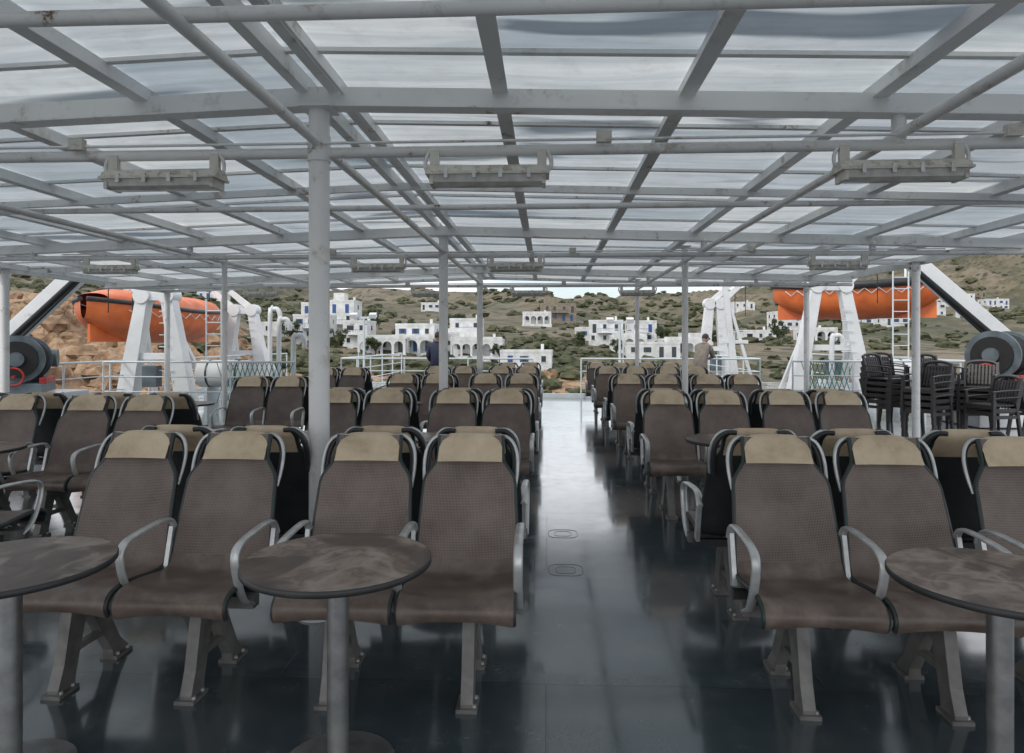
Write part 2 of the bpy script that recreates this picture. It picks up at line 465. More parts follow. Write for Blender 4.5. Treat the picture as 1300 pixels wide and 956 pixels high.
# ------------------------------------------------------------------ roof
RX = -1.255; XR = 5.5; XL = -8.45; Y0 = -1.3; Y1 = 14.7
def rz(x): return 2.975 - (.030 * (x - RX) if x > RX else .036 * (RX - x))
b = MB()
cy = 1.12
ys = [-2.24 + cy * i for i in range(17)]; ys = [y for y in ys if y > Y0 - .2]
xs = [RX + i for i in range(-7, 7)]
xs[0] = XL; xs.append(XR)
for i in range(len(xs) - 1):
    for j in range(len(ys) - 1):
        xa, xb, ya, yb = xs[i], xs[i + 1], ys[j], ys[j + 1]
        if xb - xa < .05: continue
        sag = random.uniform(.004, .026); ph = random.random() * 6; k2 = random.uniform(1, 3)
        def fn(u, v):
            x = xa + (xb - xa) * u; y = ya + (yb - ya) * v
            e = math.sin(math.pi * u) * math.sin(math.pi * v)
            return (x, y, rz(x) - sag * e * (1 + .5 * math.sin(k2 * 3 * v + ph)))
        b.grid(fn, 6, 6, 'roof')
b.obj('canopy_roof_sheets')
b = MB()
for i in range(-7, 7):
    if i == 0: continue
    x = max(RX + i, XL)
    z = rz(x) - .055
    b.beam((x, Y0, z), (x, Y1, z), .045, .075, 'beam')
    b.beam((x, Y0, z - .042), (x, Y1, z - .042), .085, .008, 'beam')
for dx in (-.085, .085):
    b.beam((RX + dx, Y0, rz(RX) - .06), (RX + dx, Y1, rz(RX) - .06), .06, .09, 'beam')
for sx, X in ((1, XR), (-1, XL)):
    b.beam((X + sx * .03, Y0, rz(X) - .05), (X + sx * .03, Y1, rz(X) - .05), .05, .16, 'white')
MAIN = (-.75, 3.7, 8.2, 12.65)
def trans(y, w, h, dz, k='beam'):
    b.beam((XL, y, rz(XL) - dz), (RX, y, rz(RX) - dz), w, h, k)
    b.beam((RX, y, rz(RX) - dz), (XR, y, rz(XR) - dz), w, h, k)
for y in MAIN:
    trans(y, .05, .10, .128); trans(y, .11, .01, .186)
for y in (1.45, 5.95, 10.45, 14.62):
    trans(y, .045, .06, .108)
for y in ys:
    if all(abs(y - q) > .12 for q in MAIN): trans(y, .04, .022, .013)
b.obj('canopy_roof_frame')
b = MB()
PZ = 2.56
for y in MAIN:
    b.cyl((XL, y + .004, PZ - .02), (XR, y + .004, PZ - .02), .030, 'pipe', 14)
for y, z in ((2.28, 2.62), (6.0, 2.69), (10.45, 2.68)):
    b.cyl((XL, y, z), (XR, y, z), .026, 'pipe', 12)
for x in (-4.4, RX, 1.85):
    b.cyl((x, Y0, PZ + .03), (x, Y1 - .2, PZ + .03), .028, 'pipe', 14)
for y in MAIN:
    for x in (-6.4, -4.4, 1.85, 3.8):
        b.cyl((x, y, PZ - .02), (x, y, rz(x) - .15), .036, 'pipe', 12)
b.obj('canopy_tie_pipes')
b = MB()
for y in (3.7, 8.2, 12.65):
    b.cyl((-6, y - .045, PZ + .02), (4.6, y - .045, PZ + .02), .008, 'pipe', 6)
    for x in (-2.6, .3, 2.4): b.box((x, y - .05, PZ + .03), (.08, .04, .06), 'lampbody')
b.cyl((RX + .14, Y0, rz(RX) - .118), (RX + .14, Y1, rz(RX) - .118), .010, 'beam', 6)
b.obj('lighting_conduit')
def column(x, y, r, top):
    b = MB()
    b.cyl((0, 0, 0), (0, 0, top), r, 'pipe', 24)
    b.cyl((0, 0, .0), (0, 0, .012), r * 2.1, 'white', 24)
    b.cyl((0, 0, PZ - .07), (0, 0, PZ + .07), r * 1.12, 'pipe', 24)
    b.box((0, 0, top + .004), (r * 3.2, r * 3.2, .012), 'beam')
    b.obj('canopy_column', (x, y, 0))
for y, r in ((-.75, .056), (3.7, .056), (8.2, .055), (12.65, .055)):
    column(RX, y, r, rz(RX) - .20)
for y in (9.3, 14.2): column(1.85, y, .042, rz(1.85) - .1)
for y in (1.2, 10.35, 14.6): column(5.42, y, .055, rz(5.42) - .1)
for y in (5.8, 10.1, 14.6): column(-8.35, y, .06, rz(-8.35) - .1)
for y in (-.75, 9.1, 13.2): column(-4.4, y, .036, rz(-4.4) - .19)

M['lens'] = simple('grimy_lamp_diffuser', (.66, .66, .62), (.46, .44, .40), .22, 0, 10)
def lamp_mesh():
    b = MB()
    L = .33
    prof = [(-.075, 0), (-.06, .03), (-.03, .045), (.03, .045), (.06, .03), (.075, 0)]
    vs = []
    for x, s in ((-L, .86), (-L + .02, 1), (L - .02, 1), (L, .86)):
        for y, z in prof: vs.append((x, y * s, z * s))
    fs = [(i * 6 + j, (i + 1) * 6 + j, (i + 1) * 6 + j + 1, i * 6 + j + 1) for i in range(3) for j in range(5)]
    fs += [(0, 1, 2, 3, 4, 5), (23, 22, 21, 20, 19, 18)]
    b.add(vs, fs, 'lampbody')
    b.box((0, 0, -.006), (.66, .165, .014), 'lampbody')
    prof2 = [(-.066, -.013), (-.055, -.05), (-.025, -.066), (.025, -.066), (.055, -.05), (.066, -.013)]
    vs = [(x, y, z) for x in (-.3, .3) for y, z in prof2]
    b.add(vs, [(j + 1, j, 6 + j, 6 + j + 1) for j in range(5)] + [(0, 1, 2, 3, 4, 5)[::-1], (6, 7, 8, 9, 10, 11)], 'lens')
    for x in (-.3, .3): b.box((x, 0, -.035), (.02, .13, .056), 'lampbody')
    for x in (-.22, -.07, .07, .22):
        b.box((x, .079, -.01), (.02, .012, .05), 'alu'); b.box((x, -.079, -.01), (.02, .012, .05), 'alu')
    for x in (-.29, .29):
        pts = smoothpts([(x * 1.05, 0, .02), (x * 1.16, 0, .03), (x * 1.17, 0, .08), (x * 1.08, 0, .13), (x * .95, 0, .13)], 3)
        b.tube(pts, .011, 'pipe', 6)
        b.box((x, 0, .085), (.05, .03, .09), 'lampbody')
    return b.mesh('fluorescent_lamp')
LM = lamp_mesh()
for y, X in ((3.7, (-2.12, -.32, 1.85)), (8.2, (-2.05, -.38, 3.4, -5.4)), (12.65, (-2.2, -.35, 1.65, -5.4))):
    for x in X: place(LM, 'fluorescent_lamp', (x, y - .02, PZ - .155), R(random.uniform(-2, 2)))

# ------------------------------------------------------------------ railings
def rail(p, q, name='deck_railing', h=1.05, step=1.5, net=None):
    b = MB(); p = Vector(p); q = Vector(q); L = (q - p).length; n = max(1, round(L / step))
    for i in range(n + 1):
        c = p.lerp(q, i / n); b.cyl(c, c + Vector((0, 0, h)), .022, 'rail', 8)
    for z, r in ((h, .024), (h * .68, .014), (h * .36, .014)):
        b.cyl(p + Vector((0, 0, z)), q + Vector((0, 0, z)), r, 'rail', 8)
    if net:
        for k in range(int((net[1] - net[0]) * 9)):
            s = net[0] + k / 9; a = p + (q - p).normalized() * s; c = p + (q - p).normalized() * (s + .3)
            b.tube([a + Vector((0, .03, .12)), c + Vector((0, .03, h))], .009, 'net', 4)
            b.tube([c + Vector((0, .03, .12)), a + Vector((0, .03, h))], .009, 'net', 4)
    return b.obj(name)
rail((-10.1, 0, 0), (-10.1, 26, 0)); rail((9.85, 0, 0), (9.85, 26, 0))
rail((-5.6, 18.3, 0), (-.4, 18.3, 0)); rail((.9, 18.3, 0), (5.6, 18.3, 0))
rail((-5.6, 18.3, 0), (-5.6, 26, 0)); rail((5.6, 18.3, 0), (5.6, 26, 0))
rail((-10, 14.9, 0), (-5.6, 14.9, 0), net=(2.6, 4.2)); rail((5.7, 16.2, 0), (9.8, 16.2, 0), net=(.2, 1.2))

# ------------------------------------------------------------------ lifeboat, davits, winches
def boat(name, loc, rz_, L, W, H, canopy):
    b = MB()
    def sect(s):
        f = (1 - abs(s) ** 2.6); w = W / 2 * max(f, .02) ** .7
        sheer = .16 * s * s; keel = .10 * abs(s) ** 3 * H * 3
        return w, sheer, keel
    def hull(u, v):
        s = -1 + 2 * u; w, sh, kl = sect(s); a = math.pi * v
        x = -math.cos(a) * w; z = -(max(math.sin(a), 0) ** .65) * (H * .62 - kl) + sh * (1)
        return (x, s * L / 2, z + H * .1)
    b.grid(hull, 24, 16, 'orange')
    g1 = []; g2 = []
    for i in range(25):
        s = -1 + 2 * i / 24; w, sh, kl = sect(s)
        g1.append((-w, s * L / 2, H * .1 + sh)); g2.append((w, s * L / 2, H * .1 + sh))
    gr = .06 if canopy else .13
    b.tube(g1, gr, 'black', 8); b.tube(g2, gr, 'black', 8)
    if canopy:
        def can(u, v):
            s = (-1 + 2 * u) * .9; w, sh, kl = sect(s); a = math.pi * v
            hh = H * .28 * (1 - abs(s) ** 4) * (1 + .12 * math.cos(u * 44))
            return (-math.cos(a) * w * .93, s * L / 2, H * .1 + sh + .03 + math.sin(a) ** .8 * hh if 0 < v < 1 else H * .1 + sh + .03)
        b.grid(can, 44, 12, 'orange')
    else:
        for s in (-.6, -.2, .2, .6):
            w, sh, kl = sect(s); b.box((0, s * L / 2, H * .02), (w * 1.9, .22, .05), 'white')
        b.box((0, .1 * L, H * .3), (.5, .5, .55), 'black'); b.tube([(-.3, -.3 * L, H * .1), (-.3, -.3 * L, H * .75), (.3, -.3 * L, H * .75), (.3, -.3 * L, H * .1)], .03, 'white', 6)
    for i in range(10):
        s = -.8 + 1.6 * i / 10
        for sg in (-1, 1):
            w1 = sect(s)[0]; w2 = sect(s + .16)[0]
            b.tube([(sg * (w1 + .05), s * L / 2, H * .04), (sg * ((w1 + w2) / 2 + .05), (s + .08) * L / 2, -H * .06), (sg * (w2 + .05), (s + .16) * L / 2, H * .04)], .014, 'white', 4)
    b.beam((0, -L * .47, -H * .35), (0, L * .47, -H * .35), .06, H * .3, 'orange')
    return b.obj(name, loc, rz_)
boat('lifeboat', (-11.5, 19.6, 2.25), R(3), 7.0, 2.4, 1.5, True)
boat('rescue_boat', (9.3, 21.3, 3.0), R(62), 4.6, 2.0, 1.6, False)

def davit(name, loc, rz_, w, h, out):
    b = MB()
    for sx in (-1, 1):
        b.beam((sx * w * .5, 0, 0), (sx * w * .2, 0, h * .93), .42, .34, 'white', .28, .28, up=(0, 1, 0))
        b.beam((sx * w * .5, 0, .01), (sx * w * .5, 1.3, .01), .4, .06, 'white')
        b.beam((sx * w * .5, 1.25, 0), (sx * w * .24, .1, h * .72), .10, .12, 'white', up=(0, 1, 0))
        b.cyl((sx * w * .2, -.18, h * .95), (sx * w * .2, .22, h * .95), .2, 'white', 16)
        b.beam((sx * w * .2, 0, h * .95), (sx * w * .2 + out * .9, 0, h * 1.22), .16, .22, 'white', .12, .14)
        b.cyl((sx * w * .2 + out * .9, -.08, h * 1.22), (sx * w * .2 + out * .9, .1, h * 1.22), .13, 'grey', 14)
        b.tube([(sx * w * .2 + out * .9, 0, h * 1.2), (sx * w * .2 + out * .9, 0, h * .8)], .014, 'rope', 5)
    b.box((0, 0, h * .94), (w * .55, .24, .2), 'white'); b.box((0, 0, h * .42), (w * .62, .16, .16), 'white')
    b.box((0, -.2, h * .25), (.35, .25, .5), 'grey')
    for k in range(6): b.cyl((w * .12, -.2, h * .3 + k * .28), (w * .34 - k * .03, -.2, h * .3 + k * .28), .012, 'rail', 6)
    return b.obj(name, loc, rz_, bevel=.015)
davit('boat_davit', (-9.35, 15.9, 0), 0, 1.5, 2.75, -1)
davit('boat_davit', (-10.2, 22.5, 0), 0, 1.5, 2.7, -1)
davit('boat_davit', (7.75, 19.2, 0), 0, 1.9, 3.2, 1)
davit('boat_davit', (5.9, 24.5, 0), 0, .9, 3.0, 1)

def winch(name, loc, rz_, s=1):
    b = MB()
    b.box((0, 0, .12), (1.5, 1.0, .24), 'grey')
    for x in (-.42, .42): b.cyl((x - .03, 0, .75), (x + .03, 0, .75), .50, 'grey', 36)
    b.cyl((-.4, 0, .75), (.4, 0, .75), .2, 'grey', 24)
    for k in range(12):
        x = -.36 + k * .065
        b.tube([(x, .40 * math.cos(a), .75 + .40 * math.sin(a)) for a in [i * math.pi / 12 for i in range(24)]], .034, 'rope', 6, closed=True)
    b.cyl((-.38, 0, .75), (.38, 0, .75), .39, 'rope', 24)
    b.cyl((-.5, 0, .75), (-.44, 0, .75), .38, 'rope', 28); b.cyl((-.56, 0, .75), (-.49, 0, .75), .15, 'grey', 20)
    b.box((.72, 0, .6), (.34, .6, .8), 'grey'); b.cyl((.72, -.55, .75), (.72, .5, .75), .2, 'grey', 20)
    b.tube([(-.78, .18 * math.cos(a), .4 + .18 * math.sin(a)) for a in [i * math.pi / 10 for i in range(20)]], .022, 'red', 6, closed=True)
    b.cyl((-.8, 0, .4), (-.6, 0, .4), .03, 'red', 8)
    b.box((0, -.47, .3), (1.1, .12, .12), 'red')
    o = b.obj(name, loc, rz_, bevel=.012); o.scale = (s, s, s); return o
winch('mooring_winch', (8.25, 12.9, .6), R(40), .88); winch('mooring_winch', (-9.6, 12.0, .55), R(118), .85)
for x, y in ((8.25, 12.9), (-9.6, 12.0)):
    b = MB(); b.box((0, 0, .30), (1.6, 1.4, .58), 'white'); b.obj('winch_platform', (x, y, 0), 0, .02)

def strut(loc, sx):
    b = MB()
    b.beam((-sx * 1.9, 0, 4.0), (sx * 1.6, 0, .9), .34, .30, 'white')
    b.beam((-sx * 1.9, -.18, 3.80), (sx * .9, -.18, 1.2), .05, .12, 'black')
    b.cyl((-sx * 1.2, -.35, 3.05), (sx * 1.3, -.35, .85), .06, 'rope', 10)
    b.beam((sx * 1.5, 0, 1.1), (sx * 1.5, 0, 0), .4, .4, 'white')
    b.obj('gangway_hoist_arm', loc, 0, .015)
strut((8.55, 14.6, 0), 1); strut((-10.0, 13.2, 0), -1)

def ladder(loc, h, rz_=0):
    b = MB()
    for x in (-.2, .2): b.cyl((x, 0, 0), (x, 0, h), .02, 'rail', 8)
    for k in range(int(h / .3)): b.cyl((-.2, 0, .2 + k * .3), (.2, 0, .2 + k * .3), .013, 'rail', 6)
    b.obj('steel_ladder', loc, rz_)
ladder((9.3, 18.5, 0), 3.6); ladder((-8.6, 17.2, 0), 2.6)
def postlamp(x, y, h, z=0):
    b = MB()
    b.cyl((0, 0, 0), (0, 0, h), .035, 'rail', 8); b.beam((-.32, 0, h), (.32, 0, h), .06, .06, 'rail')
    for s in (-1, 1): b.box((s * .28, -.06, h + .06), (.2, .16, .12), 'white', (.4, 0, 0))
    b.obj('deck_floodlight_post', (x, y, z))
postlamp(2.05, 19.5, 2.35, -.3); postlamp(-5.3, 19.5, 2.5, -.3)
b = MB()
b.beam((0, 0, 0), (-.35, 0, 3.4), .2, .2, 'white', .12, .12, up=(0, 1, 0)); b.beam((.55, 0, 0), (-.3, 0, 2.9), .08, .08, 'white', up=(0, 1, 0)); b.box((-.05, 0, 1.5), (.7, .12, .1), 'white')
b.obj('stern_mast', (5.15, 18.9, 0), 0, .01)
for x, y, h in ((-6.6, 16.5, 1.9), (-7.2, 17.4, 2.2), (7.0, 17.2, 1.5), (-5.9, 15.6, 1.5)):
    b = MB(); b.tube(smoothpts([(0, 0, 0), (0, 0, h), (.08, 0, h + .14), (.2, 0, h + .14), (.26, 0, h), (.26, 0, h - .12)], 4), .06, 'white', 10); b.obj('vent_gooseneck', (x, y, 0))
for x, y in ((-7.6, 15.8), (8.4, 17.5)):
    b = MB(); b.cyl((-.6, 0, .75), (.6, 0, .75), .32, 'lime', 24)
    for k in (-.35, .35): b.cyl((k - .02, 0, .75), (k + .02, 0, .75), .33, 'black', 24); b.box((k, 0, .22), (.08, .6, .44), 'rail')
    b.obj('liferaft_canister', (x, y, 0))

# ------------------------------------------------------------------ stacked rattan-look plastic armchairs
M['plastic'] = simple('dark_brown_plastic', (.042, .038, .038), (.06, .053, .052), .38)
def stack_mesh(n):
    b = MB()
    for i in range(n):
        z = i * .105; y = -i * .012
        for x in (-.25, .25):
            b.beam((x, y - .24, z), (x * .96, y - .22, z + .64), .04, .04, 'plastic')
            b.beam((x * .95, y + .27, z), (x * .92, y + .20, z + .45), .04, .04, 'plastic')
            b.beam((x * .92, y + .20, z + .45), (x * .9, y + .30, z + .84), .04, .035, 'plastic')
            b.tube(smoothpts([(x * 1.0, y - .25, z + .635), (x * 1.05, y - .05, z + .655), (x * .98, y + .24, z + .66)], 3), .026, 'plastic', 6, side=(1, 0, 0), r2=.013)
            b.beam((x * .97, y - .22, z + .36), (x * .95, y + .2, z + .36), .02, .05, 'plastic')
        b.box((0, y - .01, z + .43), (.46, .46, .022), 'plastic')
        b.box((0, y - .235, z + .405), (.46, .02, .06), 'plastic')
        for k in range(8):
            x = -.175 + .05 * k
            b.beam((x, y + .215, z + .47), (x, y + .302, z + .80), .028, .012, 'plastic')
        for k in range(6):
            zz = z + .5 + .055 * k; b.box((0, y + .222 + .26 * (zz - z - .47), zz), (.42, .012, .03), 'plastic')
        b.tube(smoothpts([(-.225, y + .30, z + .80), (-.15, y + .315, z + .845), (0, y + .325, z + .86), (.15, y + .315, z + .845), (.225, y + .30, z + .80)], 3), .026, 'plastic', 8)
    return b.mesh('stacked_armchairs')
for x, y, n, r in ((5.95, 12.4, 5, 30), (6.1, 11.3, 4, -60), (6.65, 12.0, 5, 20), (7.15, 13.0, 5, 50), (6.85, 10.9, 2, -75), (7.2, 11.8, 4, -40), (7.55, 11.0, 2, 80), (6.45, 13.4, 5, 0)):
    place(stack_mesh(n), 'stacked_armchairs', (x, y, 0), R(r))

# ------------------------------------------------------------------ people
M['skin'] = simple('skin', (.42, .24, .16), None, .55)
M['hair'] = simple('dark_hair', (.03, .022, .018), None, .7)
M['navy'] = simple('navy_jacket', (.015, .022, .055), (.025, .03, .06), .7, 0, 12, .4, 14, .03)
M['tan'] = simple('grey_tan_jacket', (.22, .19, .155), (.15, .13, .11), .8, 0, 10, .4, 14, .03)
M['trous'] = simple('dark_trousers', (.03, .032, .04), None, .8, 0, 10, .4, 12, .03)
M['shoe'] = simple('shoes', (.02, .02, .02), None, .5)
def person(name, loc, rz_, jacket, J, cap):
    names = [n for n in J if n != 'head']
    edges = [('pel', 'sp'), ('sp', 'ch'), ('ch', 'nk'), ('nk', 'hd0'), ('ch', 'shL'), ('shL', 'elL'), ('elL', 'wrL'), ('ch', 'shR'), ('shR', 'elR'), ('elR', 'wrR'),
             ('pel', 'hpL'), ('hpL', 'knL'), ('knL', 'anL'), ('anL', 'toL'), ('pel', 'hpR'), ('hpR', 'knR'), ('knR', 'anR'), ('anR', 'toR')]
    rad = dict(pel=(.165, .13), sp=(.165, .13), ch=(.195, .14), nk=(.07, .07), hd0=(.055, .055), sh=(.09, .09), el=(.068, .068), wr=(.045, .045), hp=(.11, .11), kn=(.075, .075), an=(.05, .05), to=(.042, .034))
    me = bpy.data.meshes.new('skel'); me.from_pydata([J[n] for n in names], [(names.index(a), names.index(c)) for a, c in edges], [])
    o = bpy.data.objects.new('skel', me); S.collection.objects.link(o)
    o.modifiers.new('s', 'SKIN'); ss = o.modifiers.new('ss', 'SUBSURF'); ss.levels = 2
    for i, n in enumerate(names):
        k = n if n in rad else n[:2]
        me.skin_vertices[0].data[i].radius = rad[k]; me.skin_vertices[0].data[i].use_root = (n == 'pel')
    dg = bpy.context.evaluated_depsgraph_get(); dg.update()
    em = bpy.data.meshes.new_from_object(o.evaluated_get(dg))
    bpy.data.objects.remove(o)
    vs = [v.co.copy() for v in em.vertices]
    b = MB(); segs = [(Vector(J[a]), Vector(J[c]), a, c) for a, c in edges]
    groups = {}
    for p in em.polygons:
        c = p.center; best = None
        for a, q, na, nq in segs:
            d = q - a; t = max(0, min(1, (c - a).dot(d) / d.length_squared)); dist = (c - a - d * t).length
            if best is None or dist < best[0]: best = (dist, na, nq, t)
        na, nq = best[1], best[2]
        if na[:2] == 'an': k = 'shoe'
        elif na[:2] in ('hp', 'kn'): k = 'trous'
        elif nq[:2] == 'hp': k = 'trous' if c.z < J['pel'][2] - .06 else jacket
        elif nq == 'hd0': k = 'skin'
        else: k = jacket
        groups.setdefault(k, []).append(tuple(p.vertices))
    for k, fs in groups.items():
        used = sorted({i for f in fs for i in f}); mp = {u: i for i, u in enumerate(used)}
        b.add([vs[u] for u in used], [tuple(mp[i] for i in f) for f in fs], k, True)
    nk = Vector(J['nk'])
    b.tube([(nk.x + .085 * math.cos(a), nk.y + .085 * math.sin(a), nk.z + .005) for a in [i * math.pi / 8 for i in range(16)]], .026, jacket, 6, closed=True)
    h = Vector(J['head'])
    mt = Matrix.Translation(h) @ Euler(J_rot).to_matrix().to_4x4()
    b.ell((0, 0, 0), (.078, .098, .118), 'skin', 20, 14, mt)
    b.ell((0, .004, -.07), (.055, .07, .05), 'skin', 14, 8, mt)
    b.ell((0, -.102, -.012), (.014, .022, .026), 'skin', 8, 6, mt)
    for s in (-1, 1):
        b.ell((s * .08, .01, -.01), (.012, .022, .034), 'skin', 8, 6, mt)
        b.ell((s * .03, -.088, .012), (.013, .008, .009), 'hair', 8, 6, mt)
        b.ell((s * .03, -.09, .034), (.02, .008, .005), 'hair', 8, 4, mt)
    b.ell((0, -.09, -.055), (.026, .01, .007), 'red', 8, 4, mt)
    b.ell((0, .018, .028), (.086, .097, .105), 'hair' if not cap else 'trous', 18, 12, mt)
    if cap: b.ell((0, -.10, .055), (.065, .075, .01), 'trous', 14, 6, mt)
    for s in 'LR':
        w = Vector(J['wr' + s]); d = (w - Vector(J['el' + s])).normalized()
        sd = d.cross(Vector((0, 0, 1))).normalized() if abs(d.z) < .95 else Vector((0, 1, 0)); dn = Vector((0, 0, -1))
        b.tube([w - d * .02, w + d * .03, w + d * .075, w + d * .09], [.026, .036, .038, .03], 'skin', 10, side=sd, r2=.017)
        for i, L in enumerate((.062, .074, .070, .055)):
            st = w + d * .082 + sd * (-.028 + .019 * i)
            b.tube([st, st + d * L * .45 + dn * .006, st + d * L * .75 + dn * .024, st + d * L * .8 + dn * .045], [.0095, .009, .008, .006], 'skin', 6)
        st = w + d * .03 - sd * .03
        b.tube([st, st + d * .02 - sd * .03 + dn * .01, st + d * .045 - sd * .042 + dn * .025], [.012, .010, .008], 'skin', 6)
    bpy.data.meshes.remove(em)
    return b.obj(name, loc, rz_)
J_rot = (R(26), 0, R(-15))
J = dict(pel=(0, .14, .92), sp=(0, .09, 1.09), ch=(0, -.06, 1.31), nk=(0, -.15, 1.45), hd0=(0, -.19, 1.50), head=(0, -.24, 1.585),
         shL=(.17, -.09, 1.36), elL=(.20, -.23, 1.13), wrL=(.10, -.44, 1.10), shR=(-.17, -.09, 1.36), elR=(-.20, -.23, 1.13), wrR=(-.08, -.44, 1.10),
         hpL=(.09, .14, .86), knL=(.11, .04, .48), anL=(.12, .10, .09), toL=(.14, -.08, .04), hpR=(-.09, .14, .86), knR=(-.10, .10, .48), anR=(-.11, .18, .09), toR=(-.13, 0, .04))
person('man_leaning_on_rail', (3.98, 17.80, 0), R(148), 'tan', J, True)
J_rot = (R(10), 0, 0)
J2 = dict(pel=(0, .02, .93), sp=(0, .02, 1.10), ch=(0, .0, 1.34), nk=(0, -.02, 1.49), hd0=(0, -.03, 1.55), head=(0, -.04, 1.63),
          shL=(.19, 0, 1.41), elL=(.25, .02, 1.13), wrL=(.20, -.16, .97), shR=(-.19, 0, 1.41), elR=(-.25, .02, 1.13), wrR=(-.20, -.14, .95),
          hpL=(.09, .02, .86), knL=(.10, .0, .48), anL=(.11, .04, .09), toL=(.13, -.14, .04), hpR=(-.09, .02, .86), knR=(-.10, .0, .48), anR=(-.11, .06, .09), toR=(-.13, -.12, .04))
person('person_in_navy_jacket', (-2.80, 17.3, 0), R(170), 'navy', J2, False)

# ------------------------------------------------------------------ terrain
KT = [-2.2, -.8, -.55, -.4, -.05, .23, .45, .67, 2.0]
KY = [55, 80, 100, 130, 200, 350, 600, 1000, 1800]
KZ = [[-13, 0, 6, 10, 20, 32, 50, 60, 60],
      [-13, -1, 5.5, 9.5, 18, 30, 44, 60, 60],
      [-13, -3, 3, 6.5, 14, 28, 42, 50, 50],
      [-13, -7, -3, -.5, 9, 27, 40, 50, 50],
      [-13, -7.5, -4, -1.5, 7, 23, 38, 52, 50],
      [-13, -8, -5, -2, 3, 15, 36, 58, 55],
      [-13, -9, -6, -2.5, 3, 17, 62, 124, 130],
      [-13, -9, -6, -2.5, 2.5, 18, 78, 190, 220],
      [-13, -9, -6, -2.5, 2.5, 22, 90, 200, 240]]
KZ = np.array(KZ, float)
def sm(t): return t * t * (3 - 2 * t)
def terr0(x, y):
    t = x / max(y, 1)
    i = int(np.clip(np.searchsorted(KT, t) - 1, 0, len(KT) - 2)); j = int(np.clip(np.searchsorted(KY, y) - 1, 0, len(KY) - 2))
    a = min(max((t - KT[i]) / (KT[i + 1] - KT[i]), 0), 1); c = min(max((y - KY[j]) / (KY[j + 1] - KY[j]), 0), 1)
    a = sm(a)
    return (KZ[i, j] * (1 - a) + KZ[i + 1, j] * a) * (1 - c) + (KZ[i, j + 1] * (1 - a) + KZ[i + 1, j + 1] * a) * c
def terr(x, y):
    z = terr0(x, y); d = math.hypot(x, y)
    amp = min(d * .014, 12)
    z += amp * noise.fractal(Vector((x * .008, y * .008, 1.3)), 1, 2, 5) * (1.0 if d > 220 else .45)
    g = max(0, min(1, (d - 190) / 150))
    if g > 0:   # gullies and spurs
        q = abs(noise.noise(Vector((x * .016 + y * .004, y * .005, 7.))))
        q2 = abs(noise.noise(Vector((x * .04, y * .018, 3.))))
        z += g * (min(d * .02, 9) * (1 - 3.2 * min(q, .31)) - 3 + 2.2 * (1 - 3 * min(q2, .33)))
    rock = max(0, min(1, (-x / y - .42) / .12)) * max(0, min(1, (190 - y) / 60))
    if rock > 0:
        rg = 1 - abs(noise.noise(Vector((x * .09, y * .09, 4.)))) * 2
        z += rock * (3.2 * rg * rg - 1.5 + 1.8 * noise.noise(Vector((x * .28, y * .28, 0))) + 1.0 * abs(noise.noise(Vector((x * .6, y * .6, 2.)))))
    shore = max(0, min(1, (115 - y) / 25)); z += shore * 1.0 * noise.fractal(Vector((x * .12, y * .12, 4.)), 1, 2, 4)
    return z
tv = []; tr_ = []
NT = 380; ry = [55 * (1800 / 55) ** (k / 240) for k in range(241)]
for y in ry:
    for i in range(NT + 1):
        t = -1.6 + 3.2 * i / NT; x = t * y
        tv.append((x, y, terr(x, y)))
        rr = max(0, min(1, (-t - .40) / .12)) * max(0, min(1, (190 - y) / 50)) * .62
        rr = max(rr, max(0, min(1, (118 - y) / 20)) * .5)
        tr_.append(rr)
tf = [(j * (NT + 1) + i, j * (NT + 1) + i + 1, (j + 1) * (NT + 1) + i + 1, (j + 1) * (NT + 1) + i) for j in range(len(ry) - 1) for i in range(NT)]
me = bpy.data.meshes.new('hillside_terrain'); me.from_pydata(tv, [], tf); me.materials.append(M['land'])
at = me.attributes.new('rock', 'FLOAT', 'POINT'); at.data.foreach_set('value', tr_)
me.polygons.foreach_set('use_smooth', [True] * len(tf))
place(me, 'hillside_terrain')
m, nt, bs, o_ = newmat('sea_water'); bs.inputs['Base Color'].default_value = (.01, .04, .055, 1); bs.inputs['Roughness'].default_value = .08
v = coords(nt); bump(nt, noise_out(nt, v, .6, 4), .5, .4, bs); M['sea'] = m
b = MB(); b.add([(-4000, -4000, -9.5), (4000, -4000, -9.5), (4000, 4000, -9.5), (-4000, 4000, -9.5)], [(0, 1, 2, 3)], 'sea'); b.obj('sea_water')

def ico():
    import bmesh
    bm = bmesh.new(); bmesh.ops.create_icosphere(bm, subdivisions=2, radius=1)
    v = np.array([p.co[:] for p in bm.verts]); f = np.array([[q.index for q in p.verts] for p in bm.faces]); bm.free(); return v, f
IV, IF = ico()
VV = []; FF = []; cnt = 0
rng = np.random.default_rng(3)
for k in range(7000):
    y = 75 * (800 / 75) ** (rng.random() ** 1.0); t = rng.uniform(-1.15, 1.05); x = t * y
    if noise.noise(Vector((x * .012, y * .012, 9))) + rng.normal() * .2 < -.05: continue
    if t < -.42 and y < 165 and rng.random() < .85: continue
    r = rng.uniform(.4, 1.25) ** 1.3 * (1 + y / 300)
    jit = 1 + rng.uniform(-.4, .3, (len(IV), 1))
    vv = IV * jit * np.array([r * rng.uniform(.8, 1.4), r, r * .6]) + np.array([x, y, terr(x, y) + r * .2])
    VV.append(vv); FF.append(IF + cnt); cnt += len(IV)
VV = np.concatenate(VV); FF = np.concatenate(FF)
me = bpy.data.meshes.new('hillside_scrub'); me.from_pydata(VV.tolist(), [], FF.tolist()); me.materials.append(M['bush']); place(me, 'hillside_scrub')

